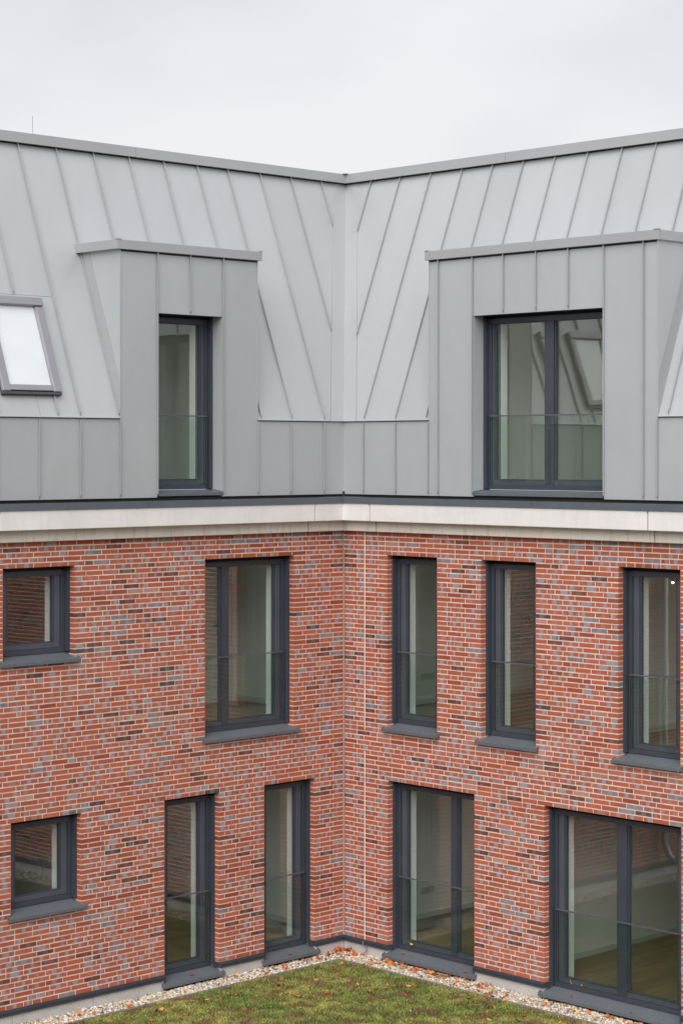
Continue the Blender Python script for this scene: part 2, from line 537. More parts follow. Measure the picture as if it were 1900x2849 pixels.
class Bricks:
    def __init__(s): s.v = []; s.f = []; s.col = []; s.fl = []; s.uv = []
    def add(s, side, b):
        s0, s1, z0, z1, fr, back, c, fl = b
        i = len(s.v)
        s.v += [W(side, a, d, z) for d in (back, fr) for a, z in ((s0, z0), (s1, z0), (s1, z1), (s0, z1))]
        fs = [(i+4, i+5, i+6, i+7), (i, i+1, i+5, i+4), (i+1, i+2, i+6, i+5), (i+2, i+3, i+7, i+6), (i+3, i, i+4, i+7)]
        if side == 'R': fs = [tuple(reversed(f)) for f in fs]
        s.f += fs
        L = s1 - s0
        du = {0: 0.0, 1: L, 2: L, 3: 0.0}
        for f in fs:
            for vi in f:
                k = (vi - i)
                u = du[k % 4] + (0.045 if k < 4 and k % 4 in (1, 2) else -0.045 if k < 4 else 0)
                s.uv += [u, (z1 - z0) if k % 4 in (2, 3) else 0.0]
                s.col += [*c, 1.0]; s.fl += [*fl]
    def build(s, name, parent, origin=None):
        me = bpy.data.meshes.new(name)
        v = s.v if origin is None else [(a-origin[0], b-origin[1], c-origin[2]) for a, b, c in s.v]
        me.from_pydata(v, [], s.f)
        a = me.attributes.new('bcol', 'FLOAT_COLOR', 'CORNER'); a.data.foreach_set('color', s.col)
        a = me.attributes.new('flash', 'FLOAT_COLOR', 'CORNER'); a.data.foreach_set('color', s.fl)
        u = me.uv_layers.new(name='bricks'); u.data.foreach_set('uv', s.uv)
        me.materials.append(M['brick'])
        o = bpy.data.objects.new(name, me)
        if origin is not None: o.location = origin
        col.objects.link(o); o.parent = parent
        return o

MOD, JH, JV = 0.2425, 0.0142, 0.0125
def lay(side, r):
    """all bricks of one wall as (s0, s1, z0, z1, front, back, colour, flash)"""
    res = []
    ncourse = int((ZT + 0.02 - Z0) / PITCH) + 1
    bloom = [(o[0], o[1], o[2]) for o in OPEN[side] if o[2] > 0.1] + [(o[0], o[1], 0.25) for o in OPEN[side] if o[2] < 0.1]
    joint0 = 0.3895 if side == 'R' else None       # movement joint next to the corner
    for k in range(ncourse):
        z0 = Z0 + k * PITCH + JH * 0.5; z1 = z0 + PITCH - JH
        zm = (z0 + z1) / 2
        segs = [(0.012, SMAX, 0, 0)]
        cuts = [(o[0], o[1]) for o in OPEN[side] if o[2] < zm < o[3]]
        segs = []
        x = 0.012; lo = 0
        for c0, c1 in sorted(cuts):
            segs.append((x, c0, lo, 1)); x = c1; lo = 1
        segs.append((x, SMAX, lo, 0))
        if side == 'R' and not (2.60 < zm < 2.90):
            a, b, p, q = segs[0]
            segs = [(a, joint0 - 0.0095, p, 0), (joint0 + 0.0095, b, 0, q)] + segs[1:]
        for si, (a, b, rev0, rev1) in enumerate(segs):
            par = (k + si) % 2
            first = (1.0, 0.75)[par] if r.random() < 0.75 else (0.5 if par else 1.0)
            if b - a < 1.3:                 # piers are laid regularly
                first = (1.0, 0.75)[par] if (si + len(segs)) % 2 else (0.75, 1.0)[par]
            x = a; n = 0
            while x < b - 0.02:
                ln = first if n == 0 else (1.0 if r.random() < 0.83 else 0.5)
                e = x + ln * MOD - JV
                if b - e < 0.075: e = b
                if e > b: e = b
                c, f = brick_look(r)
                L = e - x
                for (q0, q1, q2) in bloom:
                    dist = min(abs((x + e) / 2 - q0), abs((x + e) / 2 - q1)) / 0.22 + max(0, abs(zm - q2 + 0.02) - 0.05) / 0.20
                    if dist < 1 and min(q0, q1) - 0.35 < x < max(q0, q1) + 0.35:
                        w = (1 - dist) * r.uniform(0.0, 0.55)
                        c = tuple(u * (1 - w) + v * w for u, v in zip(c, (0.62, 0.42, 0.36))); f *= (1 - w)
                cen = L * (0.5 if r.random() < 0.6 else r.uniform(0.25, 0.75)) if L > 0.15 else L * r.uniform(0.2, 0.8)
                hw = r.uniform(0.020, 0.036) if r.random() < 0.9 else r.uniform(0.045, 0.085)
                j = r.uniform(-0.0012, 0.0012)
                back = -0.02
                if (n == 0 and rev0) or (e == b and rev1): back = -0.14
                res.append((x + r.uniform(-.001, .001) * (n > 0), e, z0 + j, z1 + r.uniform(-.0012, .0012), r.uniform(-0.0012, 0.0015), back, c, (cen, hw, f, r.random())))
                x = e + JV; n += 1
    return res

# which bricks show largest in the picture: project with the camera above
Rt = Vector((math.cos(TH), -math.sin(TH), 0)); Fw = Vector((math.sin(TH), math.cos(TH), 0))
def project(p):
    v = Vector(p) - CAM; Zd = v.dot(Fw)
    return 950 + 5767 * v.dot(Rt) / Zd, 1258 - 5767 * v.z / Zd
laid = {}
rank = []
for side in 'LR':
    laid[side] = lay(side, random.Random(11 if side == 'L' else 23))
    for i, b in enumerate(laid[side]):
        px = [project(W(side, a, 0, z)) for a in (b[0], b[1]) for z in (b[2], b[3])]
        if min(p[0] for p in px) < 2 or max(p[0] for p in px) > 1898 or max(p[1] for p in px) > 2845: continue
        rank.append((-(px[2][0] - px[0][0]) * (px[1][1] - px[0][1]) * (1 if side == 'R' else 1), side, i))
rank = [(-abs(a), s, i) for a, s, i in rank]
rank.sort()
single = {(s, i) for _, s, i in rank[:300]}
for side, wname in (('L', 'brick_wall'), ('R', 'brick_wall')):
    m = MB()
    zs_holes = [(o[0] - 0.0045, o[1] + 0.0045, o[2], o[3] + 0.006) for o in OPEN[side]]
    for a, b, c, d in holed(-0.0 if side == 'L' else 0.02, SMAX, Z0 - 0.003, ZT + 0.05, zs_holes):
        m.box(side, a, b, -0.14, -0.003, c, d)
    wall = m.build(wname, M['mortar'], bld)
    wall['label'] = 'brick wall to the left of the corner' if side == 'L' else 'brick wall to the right of the corner'
    rest = Bricks()
    for i, b in enumerate(laid[side]):
        if (side, i) in single:
            one = Bricks(); one.add(side, b)
            org = W(side, (b[0]+b[1])/2, 0, b[2])
            one.build('brick', wall, origin=org)
        else: rest.add(side, b)
    o = rest.build('brickwork', wall); o['kind'] = 'stuff'
    # sealed joints
    if side == 'R':
        m = MB(); m.box('R', 0.379, 0.400, -0.02, 0.0005, Z0, 2.62); m.build('movement_joint', M['mortar'], wall)
        m = MB(); m.box('R', 0.379, 0.400, -0.02, 0.0005, 2.91, ZT); m.build('movement_joint', M['mortar'], wall)
        m = MB(); m.box('R', 0.39, SMAX, -0.006, -0.0022, 2.630, 2.634); m.build('slip_joint', M['membrane'], wall)
        m = MB(); m.prism([(-0.013, 0, Z0), (0, 0, Z0), (0, -0.013, Z0), (-0.011, -0.011, Z0)], [(-0.013, 0, ZT), (0, 0, ZT), (0, -0.013, ZT), (-0.011, -0.011, ZT)])
        m.build('corner_seal', plain('corner_sealant', (0.30, 0.31, 0.285), 0.7), wall)

# base rail and plinth
RAILP = [(-0.02, 0.190), (0.012, 0.190), (0.014, 0.176), (0.028, 0.172), (0.028, 0.156), (0.020, 0.152), (0.020, 0.138), (0.030, 0.134), (0.030, 0.124), (-0.02, 0.124)]
for side in 'LR':
    gf = sorted((o[0], o[1]) for o in OPEN[side] if o[2] < 0.1)
    x = 0.0; runs = []
    for c0, c1 in gf: runs.append((x, c0)); x = c1
    runs.append((x, SMAX))
    for n, (a, b) in enumerate(runs):
        a2 = a if n else 0.031 if side == 'R' else 0.0
        o = MB().profile(side, RAILP, a2 - (0.004 if n else 0), b + (0.004 if n < len(runs)-1 else 0)).build('base_rail', M['baserail'], bld)
        m = MB(); m.box(side, a, b, -0.16, -0.125, -0.16, Z0 - 0.004); m.build('plinth_core', M['plinth'], bld)
        for e, sg in ((a, 1), (b, -1)):                      # short returns into the reveals
            if e in (0.0, SMAX): continue
            m = MB(); m.box(side, e - sg * 0.003, e - sg * 0.018, -0.10, -0.021, 0.124, 0.19); m.build('base_rail', M['baserail'], bld)
        joints = [a + 0.012 if n else 0.0] + [j for j in ((4.07, 5.21, 6.4, 7.6) if side == 'L' else (6.2, 7.4)) if a < j < b] + [b - 0.012 if n < len(runs)-1 else b]
        for j0, j1 in zip(joints, joints[1:]):
            m = MB(); m.box(side, j0 + (0.004 if j0 > 0 else (0.0 if side == 'L' else 0.006)), j1 - 0.004, -0.12, 0.004, -0.16, 0.1235)
            m.build('plinth_slab', M['plinth'], bld, bevel=0.004)

# cornice: two projecting bands of precast concrete
D1, D2 = 0.20, 0.08
def corner_prism(dout, sl, sr, z0, z1, back=-0.05):
    poly = [(-sl, -dout), (-dout, -dout), (-dout, -sr), (-back, -sr), (-back, -back), (-sl, -back)]
    m = MB(); m.prism([(x, y, z0) for x, y in poly], [(x, y, z1) for x, y in poly]); return m
corner_prism(D1, 0.684, 0.666, 5.598, 5.826).build('cornice_panel', M['concrete'], bld, bevel=0.008)
corner_prism(D2, 0.697, 0.662, 5.461, 5.595).build('cornice_panel', M['concrete_low'], bld, bevel=0.008)
for side, j1, j2 in (('L', (0.690, 5.516, 10.4), (0.703, 5.53, 10.4)), ('R', (0.672, 5.087, 9.6), (0.668, 5.093, 9.6))):
    for a, b in zip(j1, j1[1:]):
        m = MB(); m.box(side, a + 0.009, b - 0.009, -0.05, D1, 5.598, 5.826); m.build('cornice_panel', M['concrete'], bld, bevel=0.008)
    for a, b in zip(j2, j2[1:]):
        m = MB(); m.box(side, a + 0.009, b - 0.009, -0.05, D2, 5.461, 5.595); m.build('cornice_panel', M['concrete_low'], bld, bevel=0.008)
    m = MB(); m.box(side, 0.05, SMAX, -0.04, D2 - 0.026, 5.466, 5.59); m.box(side, 0.05, SMAX, -0.04, D1 - 0.026, 5.603, 5.82)
    m.build('cornice_joint_filler', M['joint'], bld)
# metal capping strip on the cornice
D3 = 0.215
corner_prism(D3, 0.433, 0.411, 5.822, 5.902, back=-D3 + 0.03).build('capping_strip', M['strip'], bld)
for side, js in (('L', (0.433, 3.41, 4.58, 7.6, 10.4)), ('R', (0.411, 3.387, 6.4, 9.4))):
    for a, b in zip(js, js[1:]):
        m = MB(); m.box(side, a + 0.0025, b - 0.0025, D3 - 0.03, D3 - 0.001, 5.822, 5.902); m.build('capping_strip', M['strip'], bld)
    m = MB(); m.box(side, 0.0 if side == 'L' else 0.0, SMAX, -0.30, D3 - 0.031, 5.83, 5.868)
    m.box(side, 0.0 if side == 'L' else 0.0, SMAX, -0.30, -0.035, 5.868, 5.96)
    m.build('cornice_membrane', M['membrane'], bld)

m = MB(); m.hexa([(x, y, z) for z in (5.83, 5.97) for x, y in ((-0.02, -0.02), (0.35, -0.02), (0.35, 0.35), (-0.02, 0.35))]); m.build('cornice_membrane', M['membrane'], bld)
# ------------------------------------------------------------------ windows
def window(side, o, panes, reveal=REV, slot=0.045, hand=None, sill=True, sill_d=0.06, overhang=0.05, head=0.110, foot=0.128, drop=0.062, label=None, jamb_gap=0.0, foot_out=0.0):
    s0, s1, z0, z1 = o
    e0 = reveal
    zb = z0 + foot_out
    z_lintel = z1; z1 = z1 - slot; head = head - slot
    fr = MB()
    f0, f1 = e0 + 0.065, e0 + 0.125               # frame depth
    gz0, gz1 = zb + foot, z1 - head
    fr.ring(side, (s0 + 0.001, s1 - 0.001, zb, z1 - 0.001), (s0 + 0.082, s1 - 0.082, zb + 0.055, z1 - 0.06), -f0, -f1)
    win = fr.build('window', M['frame'], bld)
    if label: win['label'] = label
    if slot:
        m = MB(); m.box(side, s0 + 0.001, s1 - 0.001, -f1 - 0.01, -f1 + 0.004, z1 + 0.0005, z_lintel + 0.01); m.build('blind_slot', M['gasket'], win)
        for a, b in ((s0 + 0.0015, s0 + 0.034), (s1 - 0.034, s1 - 0.0015)):
            m = MB(); m.box(side, a, b, -f1 + 0.0045, -e0 - 0.004, z1 + 0.0005, z_lintel + 0.01); m.build('blind_slot', M['gasket'], win)
    # mullions between panes are part of the frame outline but stand a little behind it
    for (a0, a1, ka), (b0, b1, kb) in zip(panes, panes[1:]):
        m = MB(); m.box(side, a1 + 0.02, b0 - 0.02, -f1 + 0.001, -f0 - 0.012, zb + 0.056, z1 - 0.061)
        m.build('mullion', M['frame'], win)
    for ga, gb, kind in panes:
        d0, d1 = f0 + 0.018, f1 + 0.012
        wd = 0.035 if kind == 'fixed' else 0.105
        lo = max(s0 + 0.083, ga - wd); hi = min(s1 - 0.083, gb + wd)
        m = MB()
        # stepped sash: outer flat, then a raised bead towards the glass
        m.ring(side, (lo, hi, zb + 0.056, z1 - 0.061), (ga - 0.028, gb + 0.028, gz0 - 0.018, gz1 + 0.012), -d0, -d1)
        m.build('sash', M['frame_in'], win, bevel=0.004)
        m = MB(); m.ring(side, (ga - 0.0285, gb + 0.0285, gz0 - 0.0185, gz1 + 0.0125), (ga, gb, gz0, gz1), -d0 - 0.012, -d1 + 0.001)
        m.build('glazing_bead', M['frame'], win)
        yw = 0.038 * (gb - ga) / 2 if kind == 'ajar' else 0.0
        m = MB(); m.hexa([W(side, a, d, z) for z in (gz0 - 0.008, gz1 + 0.006) for a, d in ((ga - 0.01, -d1 + 0.002 + yw), (gb + 0.01, -d1 + 0.002 - yw), (gb + 0.01, -d1 + 0.014 - yw), (ga - 0.01, -d1 + 0.014 + yw))])
        m.build('pane', M['glass'], win)
    for a, b in ((s0 + 0.0015, s0 + 0.032), (s1 - 0.032, s1 - 0.0015)):
        m = MB(); m.box(side, a, b, -e0 - 0.058, -e0, zb + 0.012, z1 - 0.003)
        m.box(side, a + 0.012, b - 0.012, -e0, -e0 + 0.004, zb + 0.014, z1 - 0.005)
        m.build('guide_rail', M['frame'], win)
    if hand:
        hz, t0 = hand, e0 + 0.048
        m = MB(); m.box(side, s0 + 0.06, s1 - 0.06, -t0 - 0.012, -t0 + 0.004, hz - 0.012, hz + 0.003); m.build('handrail', M['rail'], win)
        m = MB(); m.box(side, s0 + 0.064, s1 - 0.064, -t0 - 0.008, -t0 - 0.0, zb + 0.085, hz - 0.0125); m.build('balustrade_pane', M['bal_glass'], win)
        for a in (s0 + 0.052, s1 - 0.060):
            m = MB(); m.box(side, a, a + 0.008, -t0 - 0.014, -t0 + 0.006, zb + 0.06, hz + 0.003); m.build('balustrade_clamp', M['frame'], win)
    if sill:
        a, b = s0 - overhang, s1 + overhang
        zt = zb - 0.004                                     # top at the back
        zf = zt - drop                                     # top at the front
        prof = [(-f0 - 0.02, zt), (sill_d, zf), (sill_d, zf - 0.036), (sill_d - 0.004, zf - 0.036), (sill_d - 0.004, zf - 0.005), (-f0 - 0.02, zt - 0.005)]
        m = MB(); m.profile(side, prof, a + 0.002, b - 0.002); si = m.build('sill', M['sill'], win)
        for e, w in ((a, 0.006), (b, -0.006)):
            m = MB(); pr = [(-f0 + 0.0, zt + 0.014), (sill_d - 0.003, zf + 0.012), (sill_d + 0.002, zf + 0.004), (sill_d + 0.002, zf - 0.034), (sill_d - 0.035, zf - 0.034), (sill_d - 0.05, zf - 0.012), (-f0, zt - 0.02)]
            m.profile(side, pr, e, e + w); m.build('sill_end_cap', M['sill'], win)
    return win

def P2(a, b, k='sash'): return (a, b, k)
WOPEN = OPEN
L_ = OPEN['L']; R2 = OPEN['R']
window('L', L_[0], [P2(4.53, 5.15)], label='small square window high up beside the upper edge of the wall', foot_out=0.079)
window('L', L_[1], [P2(1.075, 1.823), P2(1.973, 2.285, 'fixed')], hand=3.937, foot_out=0.076)
window('L', L_[2], [P2(4.43, 5.04)], foot_out=0.079)
GFB = 0.105
window('L', L_[3], [P2(2.325, 2.81)], hand=1.068, foot_out=GFB)
window('L', L_[4], [P2(0.712, 1.20)], hand=1.070, foot_out=GFB)
window('R', R2[0], [P2(0.985, 1.475)], hand=3.930, foot_out=0.076)
window('R', R2[1], [P2(2.595, 3.085)], hand=3.927, foot_out=0.076)
window('R', R2[2], [P2(4.710, 5.20)], hand=3.925, foot_out=0.076)
window('R', R2[3], [P2(1.0, 1.738), P2(1.880, 2.215, 'fixed')], hand=1.062, foot_out=GFB)
window('R', R2[4], [P2(3.60, 4.356), P2(4.536, 5.215)], hand=1.055, foot_out=GFB)
DWL = (2.088, 3.112, 5.945, 8.150)
DWR = (2.282, 4.308, 5.945, 8.150)
window('L', DWL, [P2(2.225, 2.975)], reveal=0.175, slot=0.03, hand=6.93, sill_d=0.012, overhang=-0.002, head=0.10, foot_out=0.077, drop=0.032)
window('R', DWR, [P2(2.415, 3.186, 'ajar'), P2(3.364, 4.175)], reveal=0.175, slot=0.03, hand=6.93, sill_d=0.012, overhang=-0.002, head=0.10, foot_out=0.077, drop=0.032)

# rooms behind the glass
def room(side, s0, s1, zf, zc, depth, openings, e_in=0.345, e_fr=0.225, rear=True):
    m = MB()
    ho = []
    for (a, b, c, d) in openings:
        ho.append((a + 0.168, b - 0.168, max(c + 0.03, zf + 0.002), d - 0.08))
    for a, b, c, d in holed(s0, s1, zf, zc, ho):
        m.quad(W(side, a, -e_in, c), W(side, b, -e_in, c), W(side, b, -e_in, d), W(side, a, -e_in, d))
    for a, b, c, d in ho:
        for p, q in (((a, c), (b, c)), ((b, c), (b, d)), ((b, d), (a, d)), ((a, d), (a, c))):
            m.quad(W(side, p[0], -e_fr, p[1]), W(side, q[0], -e_fr, q[1]), W(side, q[0], -e_in, q[1]), W(side, p[0], -e_in, p[1]))
    rw = (s0 + 0.33 * (s1 - s0), s1 - 0.20, zf + 0.20, zc - 0.20)        # unseen opening added to let sky light brighten the room
    for a, b, c, d in holed(s0, s1, zf, zc, [rw] if rear else []):
        m.quad(W(side, a, -depth, c), W(side, b, -depth, c), W(side, b, -depth, d), W(side, a, -depth, d))
    for p, q in (((s0, e_in), (s0, depth)), ((s1, depth), (s1, e_in))):
        m.quad(W(side, p[0], -p[1], zf), W(side, q[0], -q[1], zf), W(side, q[0], -q[1], zc), W(side, p[0], -p[1], zc))
    m.quad(W(side, s0, -e_in, zc), W(side, s1, -e_in, zc), W(side, s1, -depth, zc), W(side, s0, -depth, zc))
    r = m.build('room', M['plaster'], bld)
    if rear:
        k = MB(); k.box(side, rw[0], rw[1], -depth - 0.004, -depth + 0.004, rw[2], rw[3]); k.build('added_daylight_pane', M['glass'], r)
    m = MB(); m.box(side, s0, s1, -depth, -e_fr - 0.06, zf - 0.03, zf + 0.001); m.build('room_floor', M['wood'], r)
    m = MB(); m.box(side, s0 + 0.001, s0 + 0.016, -depth + 0.02, -e_in - 0.005, zf + 0.001, zf + 0.07)
    m.build('skirting_board', M['door'], r)
    m = MB(); m.box(side, s0 + 0.016, s1 - 0.01, -depth + 0.001, -depth + 0.016, zf + 0.001, zf + 0.07)
    m.build('skirting_board', M['door'], r)
    return r
UF, GFl = 3.085, 0.20
r1 = room('L', 0.10, 3.30, UF, 5.36, 2.0, [L_[1]])
room('L', 3.42, 6.8, UF, 5.36, 3.6, [L_[0]], rear=False)
room('L', 0.10, 3.60, GFl, 2.50, 3.6, [L_[3], L_[4]])
room('L', 3.72, 6.8, GFl, 2.50, 3.6, [L_[2]], rear=False)
r5 = room('R', 0.10, 3.85, UF, 5.36, 3.8, [R2[0], R2[1]])
r6 = room('R', 3.97, 7.4, UF, 5.36, 3.8, [R2[2]])
r7 = room('R', 0.10, 2.85, GFl, 2.50, 3.2, [R2[3]])
room('R', 2.97, 7.4, GFl, 2.50, 4.5, [R2[4]], rear=False)
room('L', 1.56, 3.62, 6.05, 8.60, 3.2, [DWL], e_in=0.43, e_fr=0.315)
room('R', 1.59, 5.02, 6.05, 8.60, 3.4, [DWR], e_in=0.43, e_fr=0.315)
# inner door of the upper room, seen past the narrow pane
m = MB(); m.box('L', 0.22, 1.10, -1.998, -1.955, UF + 0.002, UF + 2.08); dr = m.build('inner_door', M['door'], bld, bevel=0.004)
m = MB(); m.box('L', 0.16, 0.219, -1.998, -1.94, UF + 0.002, UF + 2.14); m.build('door_frame', M['plaster'], dr)
m = MB(); m.box('L', 1.101, 1.16, -1.998, -1.94, UF + 0.002, UF + 2.14); m.build('door_frame', M['plaster'], dr)
m = MB(); m.tube([W('L', 0.47, -1.95, UF + 1.05), W('L', 0.47, -1.90, UF + 1.05), W('L', 0.60, -1.895, UF + 1.05)], 0.011)
m.build('door_handle', M['handle'], dr)
m = MB(); m.box('L', 0.45, 0.49, -1.954, -1.946, UF + 0.92, UF + 0.97); m.build('key_plate', M['handle'], dr)
# sockets on the side walls
for rr, dd, zz in ((r5, 1.35, UF + 0.33), (r7, 1.35, GFl + 0.33)):
    for q in range(3):
        m = MB(); m.box('R', 0.1005, 0.112, -dd - 0.085 * q - 0.08, -dd - 0.085 * q, zz, zz + 0.08); m.build('socket', M['socket'], rr)
# lit pendant lamp
pl = empty('pendant_lamp', W('R', 4.54, -1.0, 4.94))
tag(pl, 'small lit lamp hanging inside the upper window beside the edge of the picture', 'lamp')
import bmesh
def ball(name, r, mat, parent, seg=12):
    me = bpy.data.meshes.new(name); bm = bmesh.new()
    bmesh.ops.create_uvsphere(bm, u_segments=seg, v_segments=8, radius=r); bm.to_mesh(me); bm.free()
    me.materials.append(mat); o = bpy.data.objects.new(name, me); col.objects.link(o); o.parent = parent; return o
bulb = ball('bulb', 0.016, M['lamp_on'], pl); bulb.scale = (1, 1, 0.7)
m = MB(); m.tube([(0, 0, 0.03), (0, 0, 0.42)], 0.006); m.build('lamp_cord', M['gasket'], pl)

# ------------------------------------------------------------------ zinc lower storey, dormers and mansard
ZB, ZK = 5.935, 6.885
SET, ZTOP = 1.275, 10.215
ALP = math.atan2(ZTOP - ZK, SET)
TMAX = (ZTOP - ZK) / math.sin(ALP)
CA, SA = math.cos(ALP), math.sin(ALP)
DORM = {'L': (1.505, 3.682), 'R': (1.530, 5.085)}
ZDT = 8.880
def zinc_panel(side, poly, th=0.010, name='zinc_panel', parent=None, mat='zinc'):
    """poly of (s, z) on the facade plane"""
    m = MB(); m.prism([W(side, a, 0.0, z) for a, z in poly], [W(side, a, -th, z) for a, z in poly])
    return m.build(name, M[mat], parent)
SEAM = [(-0.002, 0.001), (-0.002, 0.017), (-0.008, 0.017), (-0.008, 0.029), (0.004, 0.029), (0.004, 0.001)]   # folded double-lock seam, x across and height
def seam_v(side, s, z0, z1, parent):
    m = MB()
    prof = [(s - x, d) for x, d in SEAM]
    m.prism([W(side, a, d, z0 + (0.035 if d > 0.01 else 0)) for a, d in prof], [W(side, a, d, z1) for a, d in prof])
    m.build('standing_seam', M['zinc_trim'], parent)  # darker trim sheet puts the shade of the seam sides into its colour
G = 0.002
fac = {}
for side, low, up in (('L', [0, 0.365, 0.947, 1.505], [3.682, 4.265, 4.845, 5.42, 6.0, 6.58, 7.16, 7.74, 8.32]),
                      ('R', [0, 0.383, 0.961, 1.530], [5.085, 5.66, 6.24, 6.82, 7.4, 7.98, 8.56])):
    base = MB(); base.box(side, 0.02, DORM[side][0], -0.03, -0.012, ZB + 0.003, ZK - 0.02); base.box(side, DORM[side][1], SMAX, -0.03, -0.012, ZB + 0.003, ZK - 0.02)
    fc = base.build('zinc_facade', M['zinc_trim'], bld); fac[side] = fc
    for lst in (low, up):
        for i, (a, b) in enumerate(zip(lst, lst[1:])):
            zinc_panel(side, [(a + (G if a else 0), ZB), (b - G, ZB), (b - G, ZK - 0.006), (a + (G if a else 0), ZK - 0.006)], parent=fc)
    for s in low[1:] + up:
        seam_v(side, s, ZB + 0.012, ZK - 0.03, fc)
    # dormer front
    p, q = DORM[side]
    wo = DWL if side == 'L' else DWR
    dm = MB(); 
    for a, b, c, d in holed(p + 0.014, q - 0.014, ZB + 0.003, ZDT - 0.005, [(wo[0] - 0.02, wo[1] + 0.02, ZB, wo[3] + 0.02)]):
        dm.box(side, a, b, -0.035, -0.012, c, d)
    do = dm.build('dormer', M['zinc_trim'], bld)
    do['label'] = 'narrow dormer with one tall window' if side == 'L' else 'wide dormer with a double window'
    cols = ([1.505, 2.088, 2.608, 3.112, 3.682] if side == 'L' else [1.530, 1.701, 2.282, 2.776, 3.293, 3.788, 4.308, 4.890, 5.085])
    for a, b in zip(cols, cols[1:]):
        over = wo[0] - 0.01 <= a and b <= wo[1] + 0.01
        zb = wo[3] if over else ZB
        if over: zinc_panel(side, [(a + (0.001 if a > wo[0] + .01 else -0.0), zb), (b - (0.001 if b < wo[1] - .01 else 0), zb), (b - (0.001 if b < wo[1] - .01 else 0), ZDT), (a + (0.001 if a > wo[0] + .01 else 0), ZDT)], parent=do)
        else: zinc_panel(side, [(a + (G if a > p else 0), zb), (b - (G if b < q else 0), zb), (b - (G if b < q else 0), ZDT), (a + (G if a > p else 0), ZDT)], parent=do)
    for s in cols[1:-1]:
        inside = wo[0] + 0.01 < s < wo[1] - 0.01
        seam_v(side, s + (-0.008 if abs(s - wo[0]) < 0.01 else 0.008 if abs(s - wo[1]) < 0.01 else 0), (wo[3] + 0.012) if inside else ZB + 0.012, ZDT, do)
    for s, w in ((p, 0.012), (q, -0.012)):
        m = MB(); m.box(side, s, s + w, 0.0005, 0.008, ZK + 0.0, ZDT); m.build('corner_bead', M['zinc'], do)
    # window reveal lining
    for a, w in ((wo[0], -0.012), (wo[1], 0.012)):
        m = MB(); m.box(side, a, a + w, -0.30, -0.0105, ZB, wo[3]); m.build('reveal_lining', M['zinc'], do)
    m = MB(); m.box(side, wo[0] - 0.012, wo[1] + 0.012, -0.30, -0.0105, wo[3] + 0.001, wo[3] + 0.013); m.build('reveal_lining', M['frame'], do)
    # cheeks: triangles back to the slope, with a flashing strip along the slope
    db = (ZDT - ZK) / math.tan(ALP)
    for s, w, sg in ((p, 0.012, -1), (q, -0.012, 1)):
        tri = [(-0.0105, ZK - 0.02), (-0.0105, ZDT), (-db - 0.03, ZDT), (-0.03, ZK - 0.02)]
        m = MB(); m.prism([W(side, s, d, z) for d, z in tri], [W(side, s + w, d, z) for d, z in tri]); m.build('dormer_cheek', M['zinc'], do)
        ww = 0.17
        strip = [(-0.005, ZK), (-0.005, ZK + ww / CA), (-db + ww / SA, ZDT - 0.002), (-db, ZDT - 0.002)]
        m = MB(); m.prism([W(side, s + sg * 0.004, d, z) for d, z in strip], [W(side, s - sg * 0.001, d, z) for d, z in strip]); m.build('cheek_flashing', M['zinc_trim'], do)
    # flat roof with fascia
    fs = (1.468, 3.755) if side == 'L' else (1.500, 5.120)
    m = MB(); m.box(side, fs[0], fs[1], -db - 0.12, 0.05, ZDT - 0.003, 8.990); m.build('dormer_fascia', M['zinc_trim'], do, bevel=0.004)
    m = MB(); m.box(side, p + 0.002, q - 0.002, -0.004, 0.0035, ZDT - 0.024, ZDT - 0.0035); m.build('shade_strip', M['membrane'], do)  # blackish strip imitates the shade under the fascia
    for s in fs:
        m = MB(); sg = 1 if s == fs[0] else -1
        m.box(side, s - 0.006 * sg, s + 0.06 * sg, 0.0, 0.056, 8.991, 9.004); m.build('fascia_corner_clip', M['zinc'], do)

# mansard slopes
def slope_pt(side, s, t, off=0.0):
    return W(side, s, -t * CA + off * SA, ZK + t * SA + off * CA)
VW = 0.24
def clip_valley(poly):
    """keep s + t*CA >= VW"""
    out = []
    n = len(poly)
    fn = lambda p: p[0] + p[1] * CA - VW
    for i in range(n):
        a, b = poly[i], poly[(i+1) % n]
        fa, fb = fn(a), fn(b)
        if fa >= 0: out.append(a)
        if fa * fb < 0:
            k = fa / (fa - fb); out.append((a[0] + k * (b[0]-a[0]), a[1] + k * (b[1]-a[1])))
    return out
def slope_panel(side, poly, parent, name='zinc_panel', off=0.0, th=0.010, mat='zinc'):
    m = MB(); m.prism([slope_pt(side, s, t, off) for s, t in poly], [slope_pt(side, s, t, off - th) for s, t in poly])
    return m.build(name, M[mat], parent)
def slope_seam(side, s, t0, t1, parent):
    m = MB()
    pr = [(s - x, d * 1.1) for x, d in SEAM]
    m.prism([slope_pt(side, a, t0 + (0.03 if h > 0.01 else 0), h) for a, h in pr], [slope_pt(side, a, t1, h) for a, h in pr])
    m.build('standing_seam', M['zinc_trim'], parent)  # darker sheet than the panels, imitating the seam's shaded side
TD = (8.985 - ZK) / SA
SK = (4.490, 5.300, 0.285, 1.465)        # skylight s0, s1, t0, t1
TSK = 1.53
